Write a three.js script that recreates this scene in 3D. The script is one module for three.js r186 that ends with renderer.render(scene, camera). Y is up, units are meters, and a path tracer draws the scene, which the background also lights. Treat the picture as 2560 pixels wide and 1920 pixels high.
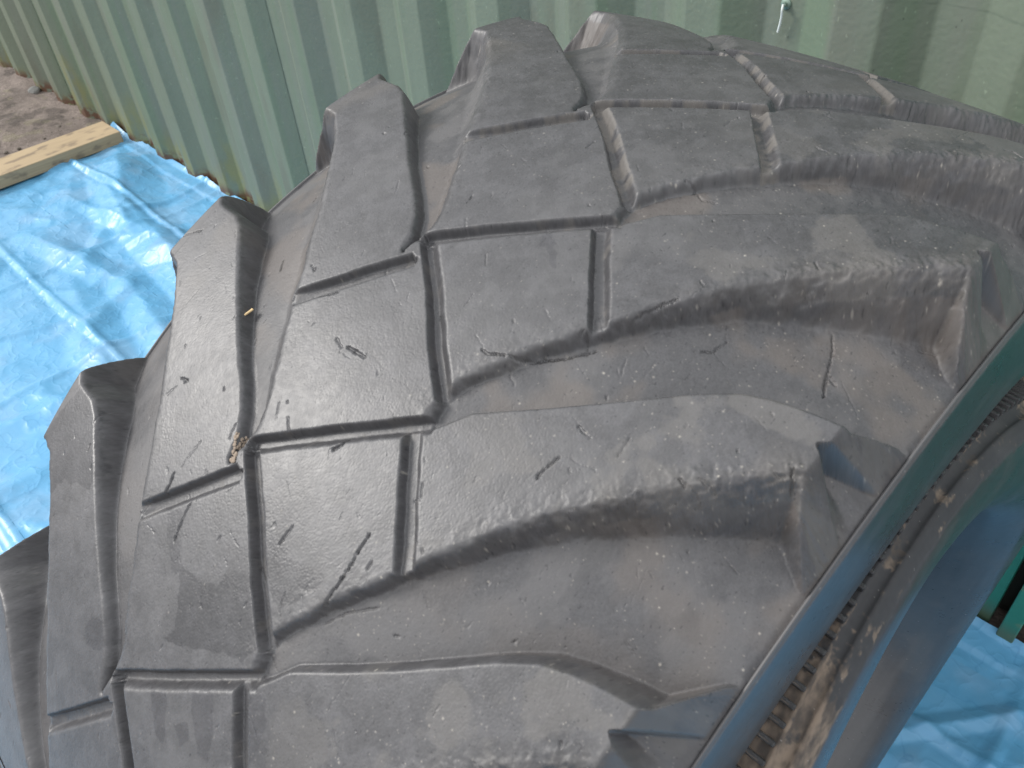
import * as THREE from 'three';
import { mergeGeometries, toCreasedNormals } from 'three/addons/utils/BufferGeometryUtils.js';
import { RoundedBoxGeometry } from 'three/addons/geometries/RoundedBoxGeometry.js';

// ---------------------------------------------------------------- camera, sky, sun, exposure
const scene = new THREE.Scene();
const camera = new THREE.PerspectiveCamera(49.6, 4 / 3, 0.05, 200);
camera.position.set(0, 1.61, 0);
camera.up.set(-0.4257702, 0.74843026, -0.50849964);
camera.lookAt(-0.55744192, 1.61 - 0.65963345, -0.5041252);
camera.focus = 0.86;
camera.userData.fStop = 18;

const renderer = new THREE.WebGLRenderer({ antialias: true });
renderer.setSize(1024, 768);
renderer.toneMapping = THREE.LinearToneMapping;
renderer.toneMappingExposure = 2.1;
renderer.shadowMap.enabled = true;

{ // overcast sky: pale, a little brighter overhead
  const W = 64, Hh = 32, d = new Float32Array(W * Hh * 4);
  for (let j = 0; j < Hh; j++) for (let i = 0; i < W; i++) {
    const el = Math.max(0, Math.sin(((j + 0.5) / Hh - 0.5) * Math.PI));
    const L = 0.54 + 0.26 * el, k = (j * W + i) * 4;
    d[k] = L * 0.985; d[k + 1] = L; d[k + 2] = L * 1.03; d[k + 3] = 1;
  }
  const sky = new THREE.DataTexture(d, W, Hh, THREE.RGBAFormat, THREE.FloatType);
  sky.mapping = THREE.EquirectangularReflectionMapping; sky.magFilter = THREE.LinearFilter; sky.needsUpdate = true;
  scene.background = sky; scene.environment = sky;
}
const sun = new THREE.DirectionalLight(new THREE.Color(1, 0.965, 0.92), 1.5);
sun.position.set(-5.2, 4.8, 2.5); sun.target.position.set(-0.6, 0.6, -0.6);
sun.castShadow = true; sun.shadow.radius = 36; sun.shadow.mapSize.set(2048, 2048);
Object.assign(sun.shadow.camera, { left: -5, right: 5, top: 5, bottom: -5, near: 0.1, far: 20 });
scene.add(sun, sun.target);

// ---------------------------------------------------------------- small tools
function rng(seed) { let s = seed >>> 0; return () => { s = (s + 0x6D2B79F5) | 0; let t = Math.imul(s ^ (s >>> 15), 1 | s); t = (t + Math.imul(t ^ (t >>> 7), 61 | t)) ^ t; return ((t ^ (t >>> 14)) >>> 0) / 4294967296; }; }
const PERM = (() => { const r = rng(77), p = new Uint8Array(512), a = [...Array(256).keys()]; for (let i = 255; i > 0; i--) { const j = Math.floor(r() * (i + 1)); [a[i], a[j]] = [a[j], a[i]]; } for (let i = 0; i < 512; i++) p[i] = a[i & 255]; return p; })();
function vn(x, y, px = 0) { // value noise 0..1; px: period in x (whole number), 0 = none
  const xi = Math.floor(x), yi = Math.floor(y), fx = x - xi, fy = y - yi;
  const sx = fx * fx * (3 - 2 * fx), sy = fy * fy * (3 - 2 * fy);
  let x0 = xi, x1 = xi + 1; if (px) { x0 = ((x0 % px) + px) % px; x1 = ((x1 % px) + px) % px; }
  const h = (a, b) => PERM[(PERM[a & 255] + (b & 255) + ((a >> 8) * 57)) & 255];
  const a = h(x0, yi), b = h(x1, yi), c = h(x0, yi + 1), d = h(x1, yi + 1);
  return (a + (b - a) * sx + (c - a) * sy + (a - b - c + d) * sx * sy) / 255;
}
function fbm(x, y, o = 4, px = 0) { let s = 0, a = 0.5, n = 0; for (let i = 0; i < o; i++) { s += a * vn(x, y, px); n += a; a *= 0.5; x = x * 2 + (px ? 0 : 17.3); y = y * 2 + 9.1; px *= 2; } return s / n; }
const clamp = (x, a = 0, b = 1) => Math.min(b, Math.max(a, x));
const ss = (a, b, x) => { const t = clamp((x - a) / (b - a)); return t * t * (3 - 2 * t); };
const mix = (a, b, t) => a + (b - a) * t;
const smin = (a, b, k) => { const h = Math.max(k - Math.abs(a - b), 0) / k; return Math.min(a, b) - h * h * k * 0.25; };
const smax = (a, b, k) => -smin(-a, -b, k);
const toS = (v) => Math.round(255 * (v <= 0.0031308 ? 12.92 * v : 1.055 * Math.pow(v, 1 / 2.4) - 0.055));
const S8 = (() => { const t = new Uint8Array(4097); for (let i = 0; i <= 4096; i++) t[i] = toS(i / 4096); return t; })();
const enc = (v) => S8[Math.round(clamp(v) * 4096)];
function texture(W, H, fn, srgb = true) { // fn(i, j, out) fills out with three linear values 0..1
  const d = new Uint8Array(W * H * 4), o = [0, 0, 0];
  for (let j = 0, k = 0; j < H; j++) for (let i = 0; i < W; i++, k += 4) {
    fn(i, j, o);
    if (srgb) { d[k] = enc(o[0]); d[k + 1] = enc(o[1]); d[k + 2] = enc(o[2]); } else { d[k] = clamp(o[0]) * 255; d[k + 1] = clamp(o[1]) * 255; d[k + 2] = clamp(o[2]) * 255; }
    d[k + 3] = 255;
  }
  const t = new THREE.DataTexture(d, W, H, THREE.RGBAFormat);
  if (srgb) t.colorSpace = THREE.SRGBColorSpace;
  t.wrapS = t.wrapT = THREE.RepeatWrapping; t.magFilter = THREE.LinearFilter; t.minFilter = THREE.LinearMipmapLinearFilter; t.generateMipmaps = true; t.needsUpdate = true;
  return t;
}
function shadowed(o) { o.traverse((m) => { if (m.isMesh) { m.castShadow = true; m.receiveShadow = true; } }); return o; }
function mesh(name, geometry, material, parent) { const m = new THREE.Mesh(geometry, material); m.name = name; m.castShadow = m.receiveShadow = true; if (parent) parent.add(m); return m; }
function tag(o, label, category, extra = {}) { o.userData = { ...o.userData, label, category, ...extra }; scene.add(o); return o; }
function gridGeometry(nx, ny, at, uvAt) { // at(i, j) -> [x, y, z]; nx, ny cells
  const P = new Float32Array((nx + 1) * (ny + 1) * 3), U = new Float32Array((nx + 1) * (ny + 1) * 2), I = new Uint32Array(nx * ny * 6);
  for (let j = 0, k = 0; j <= ny; j++) for (let i = 0; i <= nx; i++, k++) { P.set(at(i, j), k * 3); U.set(uvAt(i, j, P[k * 3], P[k * 3 + 1], P[k * 3 + 2]), k * 2); }
  for (let j = 0, k = 0; j < ny; j++) for (let i = 0; i < nx; i++, k += 6) { const a = j * (nx + 1) + i, b = a + 1, c = a + nx + 1, d = c + 1; I.set([a, c, b, b, c, d], k); }
  const g = new THREE.BufferGeometry(); g.setAttribute('position', new THREE.BufferAttribute(P, 3)); g.setAttribute('uv', new THREE.BufferAttribute(U, 2)); g.setIndex(new THREE.BufferAttribute(I, 1)); g.computeVertexNormals();
  return g;
}

// ---------------------------------------------------------------- ground
{
  const edge = []; for (let x = -60; x < -7; x += 4) edge.push(x); for (let x = -7; x < -3.8; x += 0.02) edge.push(x); for (let x = -3.8; x <= 60; x += 4) edge.push(x);
  const ez = []; for (let z = -60; z < -2; z += 4) ez.push(z); for (let z = -2; z < 0.6; z += 0.02) ez.push(z); for (let z = 0.6; z <= 60; z += 4) ez.push(z);
  const g = gridGeometry(edge.length - 1, ez.length - 1, (i, j) => {
    const x = edge[i], z = ez[j]; const near = ss(-3.85, -4.15, x) * ss(-7, -6.6, x) * ss(-2, -1.8, z) * ss(0.6, 0.4, z);
    const bank = 0.05 * ss(-4.25, -4.7, x) * near;
    return [x, -0.012 + near * (0.012 * (fbm(x * 4, z * 4, 4) - 0.5) + 0.02 * (fbm(x * 22, z * 22, 3) - 0.5) + 0.006) + bank * fbm(x * 2, z * 2, 2), z];
  }, (i, j, x, y, z) => [x / 1.6, z / 1.6]);
  const map = texture(1024, 1024, (i, j, o) => {
    const x = i / 1024 * 8, y = j / 1024 * 8;
    const n = fbm(x, y, 5, 8), f = fbm(x * 12, y * 12, 3, 96), c = vn(x * 34, y * 34, 272);
    let v = 0.095 + 0.1 * n + 0.06 * (f - 0.5); const dark = ss(0.55, 0.72, fbm(x * 2, y * 2 + 31, 4, 16)); v *= 1 - 0.45 * dark;
    v *= 1 + 0.5 * (vn(x * 60, y * 60 + 5, 480) - 0.5); if (c > 0.86) v *= 1.35; if (c < 0.14) v *= 0.55;
    const g = ss(0.62, 0.75, fbm(x * 3 + 0, y * 3 + 71, 3, 24)) * 0.25;
    o[0] = v * 1.24; o[1] = v * (1.02 + g * 0.2); o[2] = v * (0.9 - g * 0.3);
  });
  const ground = mesh('ground', g, new THREE.MeshStandardMaterial({ map, roughness: 1 }));
  ground.userData = { kind: 'structure', label: 'bare brown soil beside the tarp', category: 'ground' }; scene.add(ground);
}

// ---------------------------------------------------------------- corrugated steel container wall
const CONT = { inner: -1.332, outer: -1.296, pitch: 0.278, x0: -0.4685, top: 2.59 };
{
  const wall = new THREE.Group(); wall.name = 'shipping_container'; wall.position.set(0, 0, CONT.outer - 1.2);
  const oz = -wall.position.z;
  const TW = 3.614, TH = 2.6; // 13 corrugations wide
  const W = 2048, Hh = 1024;
  const map = texture(W, Hh, (i, j, o) => {
    const u = i / W, x = u * TW, y = j / Hh * TH;
    const streak = fbm(u * 180, y * 0.8, 4, 180), streak2 = fbm(u * 40, y * 0.5 + 20, 3, 40), blot = fbm(u * 24, y * 7, 5, 24), fine = vn(u * 900, y * 160, 900);
    let r = 0.135, g = 0.166, b = 0.122;
    const k = 1 + 0.1 * (streak - 0.5) + 0.16 * (streak2 - 0.5) + 0.12 * (blot - 0.5) + 0.05 * (fine - 0.5); r *= k; g *= k; b *= k;
    const green = ss(0.5, 0.72, fbm(u * 60, y * 0.6 + 50, 3, 60)) * 0.5; r *= 1 - 0.16 * green; b *= 1 - 0.14 * green; // algae film in runs
    const grey = ss(0.5, 0.7, fbm(u * 70, y * 0.7 + 90, 3, 70)) * 0.3; r = mix(r, 0.16, grey); g = mix(g, 0.17, grey); b = mix(b, 0.15, grey);
    const brown = ss(0.6, 0.8, fbm(u * 34, y * 2.2 + 130, 4, 34)) * 0.45; r = mix(r, 0.115, brown); g = mix(g, 0.112, brown); b = mix(b, 0.083, brown);
    // moss and algae creeping up from the foot, in tongues
    const reach = 0.05 + 0.42 * Math.pow(fbm(u * 30, 3.3, 3, 30), 2.2) * 2;
    const moss = ss(1, 0.25, y / reach) * ss(0.42, 0.62, fbm(u * 90, y * 14, 4, 90) * 0.6 + 0.4 * streak);
    r = mix(r, 0.19, moss * 0.55); g = mix(g, 0.185, moss * 0.55); b = mix(b, 0.05, moss * 0.55);
    const rust = ss(0.05, 0.0, y - 0.045 * fbm(u * 120, 8.8, 3, 120)) * ss(0.3, 0.5, fbm(u * 160, y * 60, 3, 160));
    r = mix(r, 0.1, rust); g = mix(g, 0.052, rust); b = mix(b, 0.03, rust);
    const sp = vn(u * 620, y * 190 + 7, 620); if (sp > 0.965) { r *= 1.5; g *= 1.5; b *= 1.5; } if (sp < 0.012) { r *= 0.5; g *= 0.5; b *= 0.5; }
    o[0] = r; o[1] = g; o[2] = b;
  });
  const bump = texture(512, 512, (i, j, o) => { const x = i / 512 * 6, y = j / 512 * 6; o[0] = o[1] = o[2] = 0.6 * fbm(x, y, 3, 6) + 0.25 * fbm(x * 6, y * 6, 3, 36) + 0.15 * vn(x * 40, y * 40, 240); }, false);
  bump.repeat.set(3, 2.2);
  const steel = new THREE.MeshStandardMaterial({ map, bumpMap: bump, bumpScale: 0.0025, roughness: 0.62 });
  // section over one pitch, from a slope's foot: inner flat, left-facing slope, outer flat, right-facing slope; folded edges are rounded by short facets
  const sect = []; const corner = (x, z, dx0, dz0, dx1, dz1) => { sect.push([x - dx0 * 0.004, z - dz0 * 0.004], [x + (dx1 - dx0) * 0.0011, z + (dz1 - dz0) * 0.0011], [x + dx1 * 0.004, z + dz1 * 0.004]); };
  const sl = Math.hypot(0.068, 0.036), sx = 0.068 / sl, sz = 0.036 / sl;
  corner(0, 0, sx, -sz, 1, 0); corner(0.07, 0, 1, 0, sx, sz); corner(0.138, 0.036, sx, sz, 1, 0); corner(0.21, 0.036, 1, 0, sx, -sz);
  const ys = [0.0, 0.12, 0.3, 0.6, 0.9, 1.2, 1.6, 2.1, CONT.top];
  for (let s = 0; s < 6; s++) { // sheets of four corrugations, seam-welded
    const line = []; const xa = CONT.x0 + 0.278 - (s + 1) * 4 * CONT.pitch;
    for (let k = 0; k < 4; k++) for (const [x, z] of sect) line.push([xa + k * CONT.pitch + x + (k * 0), z]);
    line.push([xa + 4 * CONT.pitch - 0.004 * sx - 0.0006, 0.004 * sz]);
    const T = 0.002, n = line.length;
    const parts = [];
    for (const [off, flip] of [[0, false], [-T, true]]) {
      const g = gridGeometry(n - 1, ys.length - 1, (i, j) => [line[i][0], ys[j], CONT.inner + line[i][1] + oz + off + 0.0016 * (vn(line[i][0] * 3 + 40, ys[j] * 2.4) - 0.5) - 0.0012 * (s % 2)], (i, j, x, y) => [(x + 7.2) / TW, y / TH]);
      if (!flip) { const a = g.index.array; for (let q = 0; q < a.length; q += 3) [a[q], a[q + 1]] = [a[q + 1], a[q]]; g.computeVertexNormals(); }
      parts.push(g);
    }
    mesh('corrugated_sheet', mergeGeometries(parts), steel, wall);
  }
  const dark = new THREE.MeshStandardMaterial({ color: new THREE.Color().setRGB(0.03, 0.035, 0.03), roughness: 0.9 });
  const plain = new THREE.MeshStandardMaterial({ map, roughness: 0.65 });
  // roof, far side and ends close the box
  const L0 = CONT.x0 + 0.278 - 24 * CONT.pitch, LEN = 0.62 - L0;
  const box = (n, w, h, d, x, y, z, m) => { const b = mesh(n, new RoundedBoxGeometry(w, h, d, 2, 0.004), m, wall); b.position.set(x, y, z + oz); return b; };
  box('roof', LEN, 0.05, 2.42, L0 + LEN / 2, CONT.top + 0.03, -2.51, plain);
  box('far_side', LEN, CONT.top, 0.04, L0 + LEN / 2, CONT.top / 2, -3.68, plain);
  box('end_wall', 0.04, CONT.top, 2.3, L0 + 0.02, CONT.top / 2, -2.51, plain);
  // teal end bay: flush panel, dark joint, post and door leaf
  const tealMap = texture(512, 512, (i, j, o) => {
    const x = i / 512, y = j / 512, n = fbm(x * 6, y * 6, 5, 6), st = fbm(x * 40, y * 3, 3, 40), f = vn(x * 150, y * 150, 150);
    let k = 0.82 + 0.3 * n + 0.14 * (st - 0.5) + 0.06 * (f - 0.5); let r = 0.028 * k, g = 0.2 * k, b = 0.15 * k;
    const wear = ss(0.66, 0.72, fbm(x * 16, y * 16 + 5, 4, 16)); r = mix(r, 0.2, wear * 0.45); g = mix(g, 0.23, wear * 0.45); b = mix(b, 0.13, wear * 0.45);
    const dirt = ss(0.06, 0.0, y - 0.05 * n); r = mix(r, 0.11, dirt * 0.6); g = mix(g, 0.09, dirt * 0.6); b = mix(b, 0.05, dirt * 0.6);
    o[0] = r; o[1] = g; o[2] = b;
  });
  const teal = new THREE.MeshStandardMaterial({ map: tealMap, roughness: 0.45 });
  const xr = CONT.x0 + 0.278 + 0.002;
  const tp = (n, xa, xb, ya, yb, zf, m) => { const g = new RoundedBoxGeometry(xb - xa, yb - ya, 0.05, 2, 0.003); const p = g.attributes.position, u = g.attributes.uv; for (let i = 0; i < p.count; i++) u.setXY(i, p.getX(i) + 0.3, (p.getY(i) + (yb - ya) / 2)); const b = mesh(n, g, m, wall); b.position.set((xa + xb) / 2, (ya + yb) / 2, zf - 0.025 + oz); return b; };
  tp('end_panel', xr, -0.047, 0.014, CONT.top, -1.3215, teal).userData.label = 'deep teal painted end panel';
  tp('corner_post', -0.0255, 0.0075, 0.002, CONT.top, -1.2985, teal);
  tp('end_panel', 0.03, 0.62, 0.014, CONT.top, -1.322, teal);
  tp('joint_backing', -0.06, 0.05, 0.002, CONT.top, -1.385, dark);
  tp('sill_rail', xr, -0.047, 0.0, 0.0135, -1.327, dark);
  tp('sill_rail', 0.03, 0.62, 0.0, 0.0135, -1.327, dark);
  // screw with a washer on the inner flat
  const bolt = new THREE.Group(); bolt.name = 'screw'; wall.add(bolt); bolt.position.set(-0.712, 1.142, CONT.inner + oz);
  const zinc = new THREE.MeshStandardMaterial({ color: new THREE.Color().setRGB(0.22, 0.3, 0.25), metalness: 0.35, roughness: 0.45 });
  const gw = new THREE.LatheGeometry([[0, 0.0045], [0.004, 0.0045], [0.0085, 0.0028], [0.0095, 0.001], [0.0095, -0.003]].map((p) => new THREE.Vector2(...p)), 24); gw.rotateX(Math.PI / 2); mesh('washer', gw, zinc, bolt);
  const gh = new THREE.CylinderGeometry(0.0046, 0.005, 0.006, 6); gh.rotateX(Math.PI / 2); gh.translate(0, 0, 0.0065); mesh('screw_head', gh, zinc, bolt);
  tag(wall, 'faded green corrugated steel container wall behind the tyre', 'container');
  // cord hanging from the screw
  const c = new THREE.CatmullRomCurve3([[0, 0.001, 0.004], [0.002, -0.005, 0.009], [0.0018, -0.016, 0.0075], [0.0, -0.03, 0.006], [-0.0025, -0.043, 0.005]].map((p) => new THREE.Vector3(...p)));
  const cord = mesh('cord', new THREE.TubeGeometry(c, 30, 0.0021, 8), new THREE.MeshStandardMaterial({ color: new THREE.Color().setRGB(0.62, 0.66, 0.64), roughness: 0.9 }));
  cord.position.set(-0.712, 1.142, CONT.inner + 0.006); tag(cord, 'short white cord end hanging from the container screw', 'cord');
}

// ---------------------------------------------------------------- blue tarpaulin
const tarpH = (() => {
  const seg = (x, z, ax, az, bx, bz) => { const dx = bx - ax, dz = bz - az, t = clamp(((x - ax) * dx + (z - az) * dz) / (dx * dx + dz * dz)); return [Math.hypot(x - ax - dx * t, z - az - dz * t), t]; };
  // ridges: from, to, half width, height
  const R = [[-3.86, -1.2, -3.3, -0.98, 0.13, 0.055], [-3.3, -0.98, -2.3, -0.86, 0.1, 0.045], [-3.62, -1.02, -3.1, -0.9, 0.07, 0.02], [-3.45, -0.62, -2.75, -0.72, 0.06, 0.03], [-2.75, -0.72, -2.0, -0.6, 0.07, 0.03], [-3.0, -0.6, -2.2, -0.42, 0.08, 0.025], [-3.9, -1.02, -3.4, -0.74, 0.1, 0.02], [-2.9, -1.22, -2.1, -1.12, 0.07, 0.02],
    [-2.6, -0.2, -1.6, -0.5, 0.1, 0.02], [-2.2, 0.1, -1.5, -0.2, 0.08, 0.02], [0.05, -1.12, 0.3, -0.8, 0.05, 0.012], [-0.02, -1.0, 0.22, -1.1, 0.04, 0.01]];
  const r = rng(5); for (let i = 0; i < 22; i++) { const x = -4 + 3.1 * r(), z = -1.2 + 1.7 * r(), a = r() * 6.28, l = 0.1 + 0.35 * r(); R.push([x, z, x + l * Math.cos(a), z + l * Math.sin(a), 0.015 + 0.035 * r(), 0.003 + 0.008 * r()]); }
  for (let i = 0; i < 26; i++) { const x = -0.2 + 0.7 * r(), z = -1.2 + 0.9 * r(), a = r() * 6.28, l = 0.04 + 0.12 * r(); R.push([x, z, x + l * Math.cos(a), z + l * Math.sin(a), 0.008 + 0.014 * r(), 0.002 + 0.004 * r()]); }
  const FOLDS = []; for (let i = 0; i < 74; i++) { const an = r() * Math.PI, nx = Math.cos(an), nz = Math.sin(an), px = i % 3 ? -3.9 + 2.6 * r() : -0.3 + 0.8 * r(), pz = -1.25 + 1.5 * r(), s = px * -nz + pz * nx, l = 0.12 + 0.3 * r(); FOLDS.push([nx, nz, px * nx + pz * nz, 0.02 + 0.1 * r(), 0.005 + 0.013 * r() * (i % 3 ? 1 : 0.5), s - l, s + l]); }
  const creaseX = [-3.78, -3.12, -2.46, -1.8, 0.06, 0.72], creaseZ = [-0.505, -1.02, 0.02, 0.55];
  return (x, z) => {
    let h = 0.006 + 0.016 * (fbm(x * 1.6 + 9, z * 1.6 + 4, 3) - 0.4) + 0.005 * (fbm(x * 5, z * 5, 2) - 0.5);
    const cr = 1 - Math.abs(2 * fbm(x * 5 + 3, z * 5 + 8, 3) - 1); h += 0.006 * Math.pow(cr, 4);
    const cr2 = 1 - Math.abs(2 * fbm(x * 13 + 31, z * 13 + 2, 3) - 1); h += 0.0016 * Math.pow(cr2, 5);
    for (const [ax, az, bx, bz, w, a] of R) { if (Math.abs(x - (ax + bx) / 2) > 0.9 || Math.abs(z - (az + bz) / 2) > 0.6) continue; const [d, t] = seg(x, z, ax, az, bx, bz); if (d < w * 2.2) { const q = d / w; h += a * (0.15 * Math.exp(-q * q * 1.8) + 0.85 * Math.max(0, 1 - q / 1.2)) * (0.35 + 0.65 * Math.sin(Math.PI * clamp(t, 0.08, 0.92))); } }
    // crumpled film: long straight folds, each a sharp low tent
    for (const [nx, nz, c, w, a, s0, s1] of FOLDS) { const d = Math.abs(x * nx + z * nz - c); if (d < w) { const s = x * -nz + z * nx; h += a * (1 - d / w) * ss(s0, s0 + 0.2, s) * ss(s1, s1 - 0.2, s); } }
    for (const c of creaseX) { const d = (x - c - 0.01 * Math.sin(z * 5)) / 0.011; if (Math.abs(d) < 4) h += 0.008 * Math.max(0, 1 - Math.abs(d) / 1.8); }
    for (const c of creaseZ) { const d = (z - c - 0.006 * Math.sin(x * 4)) / 0.01; if (Math.abs(d) < 6) h += 0.01 * Math.max(0, 1 - Math.abs(d) / 1.7) - 0.004 * Math.exp(-((d - 2.4) ** 2)); }
    // hem lying doubled along the wall
    h += 0.006 * ss(-1.235, -1.245, z + 0.004 * Math.sin(x * 6)) ;
    return Math.max(0.003, h);
  };
})();
{
  const xs = [], zs = []; for (let x = -4.17; x < -1.2; x += 0.011) xs.push(x); for (let x = -1.2; x < -0.4; x += 0.04) xs.push(x); for (let x = -0.4; x < 0.5; x += 0.0055) xs.push(x); for (let x = 0.5; x <= 2.01; x += 0.04) xs.push(x);
  for (let z = -1.31; z < -0.7; z += 0.0075) zs.push(z); for (let z = -0.7; z < 0.5; z += 0.011) zs.push(z); for (let z = 0.5; z <= 2.4; z += 0.04) zs.push(z);
  const tyreFlat = (x, z) => ss(0.05, 0.2, Math.max(Math.abs(x + 0.4) - 0.26, Math.abs(z + 0.497) - 0.16));
  const g = gridGeometry(xs.length - 1, zs.length - 1, (i, j) => {
    let x = xs[i], z = zs[j]; let y = tarpH(x, z) * tyreFlat(x, z);
    const back = ss(-1.29, -1.31, z); // free edge along the wall, wavering and slightly turned up
    z += back * (0.004 * Math.sin(x * 4 + 1) + 0.006 * (fbm(x * 5, 2.2, 3) - 0.5) - 0.002); if (z < -1.3) z = Math.max(z, -1.322 + (Math.abs(x) < 0.6 ? 0.003 : 0));
    const free = ss(-4.15, -4.17, x); x += free * 0.02 * (fbm(z * 6, 7, 2) - 0.5);
    y += back * (0.012 + 0.03 * ss(-4.0, -4.15, x) + 0.003 * Math.sin(x * 9));
    return [x, y, z];
  }, (i, j, x, y, z) => [x / 1.2, z / 1.2]);
  const W = 1024;
  const map = texture(W, W, (i, j, o) => {
    const x = i / W, y = j / W; const n = fbm(x * 5, y * 5, 5, 5), f = fbm(x * 40, y * 40, 3, 40), weave = 0.5 + 0.25 * (Math.sin(x * 6.2832 * 300) + Math.sin(y * 6.2832 * 300));
    let k = 0.9 + 0.14 * n + 0.06 * (f - 0.5) + 0.03 * (weave - 0.5); let r = 0.12 * k, g = 0.36 * k, b = 0.6 * k;
    const dust = ss(0.5, 0.72, fbm(x * 8, y * 8 + 40, 5, 8)) * 0.2; r = mix(r, 0.34, dust); g = mix(g, 0.4, dust); b = mix(b, 0.5, dust);
    const pale = ss(0.45, 0.7, fbm(x * 11, y * 11 + 80, 4, 11)) * 0.12; r = mix(r, 0.3, pale); g = mix(g, 0.52, pale); b = mix(b, 0.72, pale);
    const sp = vn(x * 300, y * 300 + 3, 300); if (sp < 0.012) { r *= 0.5; g *= 0.5; b *= 0.5; } if (sp > 0.985) { r = mix(r, 0.6, 0.4); g = mix(g, 0.6, 0.4); b = mix(b, 0.6, 0.4); }
    // fine scuff lines where the film has been creased
    const c1 = Math.abs(fbm(x * 9 + 0, y * 9 + 11, 4, 9) - 0.5); if (c1 < 0.009) { const a = 1 - c1 / 0.009; r = mix(r, 0.05, a * 0.35); g = mix(g, 0.2, a * 0.35); b = mix(b, 0.42, a * 0.35); }
    o[0] = r; o[1] = g; o[2] = b;
  });
  const bump = texture(512, 512, (i, j, o) => { const x = i / 512, y = j / 512; const a = 1 - Math.abs(2 * fbm(x * 9, y * 9, 3, 9) - 1), c = 1 - Math.abs(2 * fbm(x * 23, y * 23 + 7, 2, 23) - 1); o[0] = o[1] = o[2] = 0.6 * a ** 6 + 0.3 * c ** 6 + 0.1 * fbm(x * 60, y * 60, 2, 60); }, false);
  bump.repeat.set(1.6, 1.6);
  const tarp = mesh('tarpaulin', g, new THREE.MeshPhysicalMaterial({ map, bumpMap: bump, bumpScale: 0.0022, roughness: 0.36, specularIntensity: 0.8, side: THREE.DoubleSide }));
  tag(tarp, 'creased light blue tarpaulin spread on the ground under the tyre', 'tarpaulin');
}

// ---------------------------------------------------------------- plank weighing down the tarp edge
{
  const Lp = 1.5, Wp = 0.19, Tp = 0.056;
  const g = new RoundedBoxGeometry(Wp, Tp, Lp, 4, 0.004); const p = g.attributes.position, u = g.attributes.uv;
  for (let i = 0; i < p.count; i++) { const x = p.getX(i), y = p.getY(i), z = p.getZ(i); p.setXYZ(i, x + 0.003 * Math.sin(z * 4), y + 0.002 * Math.sin(z * 3 + 1), z); u.setXY(i, (x + y) / 0.25 + 0.5, z / 1.6); }
  const map = texture(512, 1024, (i, j, o) => {
    const x = i / 512, y = j / 1024; const w = fbm(x * 6, y * 6, 3, 6) * 0.5; const ring = 0.5 + 0.5 * Math.sin((x * 16 + w * 3 + 0.7 * Math.sin(y * 6.28)) * 6.28); const fib = fbm(x * 120, y * 6, 3, 120);
    const kd = Math.hypot((x - 0.56) * 0.9, (y - 0.87) * 4), kd2 = Math.hypot((x - 0.35) * 0.9, (y - 0.42) * 4);
    let k = 0.9 + 0.1 * ring + 0.22 * (fib - 0.5) + 0.25 * (fbm(x * 5, y * 9, 4, 5) - 0.5); let r = 0.42 * k, g = 0.32 * k, b = 0.2 * k;
    for (const d of [kd, kd2]) if (d < 0.07) { const t = ss(0.07, 0.03, d) * (0.5 + 0.3 * Math.sin(d * 260)); r = mix(r, 0.22, t); g = mix(g, 0.12, t); b = mix(b, 0.05, t); }
    const grime = ss(0.55, 0.75, fbm(x * 7, y * 22 + 3, 4, 7)) * 0.4; r *= 1 - grime; g *= 1 - grime; b *= 1 - grime * 0.9;
    o[0] = r; o[1] = g; o[2] = b;
  });
  const b = new THREE.Group(); b.name = 'timber_plank'; b.position.set(-4.045, 0.006, -0.52); b.rotation.y = -0.015;
  const m = mesh('board', g, new THREE.MeshStandardMaterial({ map, roughness: 0.8 }), b); m.position.y = Tp / 2 + 0.012;
  tag(b, 'pale sawn timber plank lying across the tarp edge', 'plank');
}

// ---------------------------------------------------------------- tyre
// Tread space: w counts lug pitches round the tyre (15 degrees each), q is metres across it. Left and right rows mirror each other half a pitch apart.
const PITCH = Math.PI / 12, RC = 0.6774, KC = 0.2034, ARC = 0.1774, W0 = -2.79, LIPQ = 0.2635, LIPR = 0.607;
const lowEdge = [[0, 0.053], [0.06, 0.062], [0.145, 0.072], [0.28, 0.103], [0.4, 0.129], [0.525, 0.154], [0.61, 0.171], [0.68, 0.188], [0.715, 0.203], [0.745, 0.224], [0.765, 0.243], [0.91, 0.2635], [0.98, 0.31]];
const upEdge = [[0, 0.053], [0.07, 0.0485], [0.15, 0.048], [0.235, 0.053], [0.36, 0.067], [0.47, 0.079], [0.59, 0.094], [0.77, 0.115], [0.9, 0.132], [1.01, 0.147], [1.12, 0.165], [1.25, 0.187], [1.38, 0.21], [1.47, 0.225], [1.53, 0.238], [1.43, 0.2635], [1.4, 0.31]];
const upEdgeL = [...upEdge.slice(0, 12), [1.37, 0.211], [1.45, 0.23], [1.465, 0.248], [1.41, 0.2635], [1.39, 0.31]], lowEdgeL = [[0, 0.053], [0.09, 0.0575], [0.175, 0.069], [0.255, 0.085], [0.37, 0.1135], [0.528, 0.149], [0.65, 0.1755], [0.75, 0.198], [0.782, 0.212], [0.79, 0.237], [0.9, 0.2635], [0.97, 0.31]];
const M = (a) => a.map(([w, q]) => [w * ARC, q]);
const ROWS = [[lowEdge, upEdge, [[-0.4, -0.046], [-0.2, 0.0], [0.03, 0.052]], [[-0.02, 0.047], [-0.2, 0.0715], [-0.3, 0.086], [-0.4, 0.0995]]],
  [lowEdgeL, upEdgeL, [[-0.365, -0.048], [-0.24, -0.021], [-0.078, 0.0095], [0.07, 0.042]], [[-0.02, 0.044], [-0.208, 0.073], [-0.375, 0.099]]]].map(([a, b, c, d]) => ({ LOW: M(a), UP: M(b), GRO: M(c), SLOT: M(d), POLY: [...M(a), ...M(b).reverse()] }));
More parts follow.
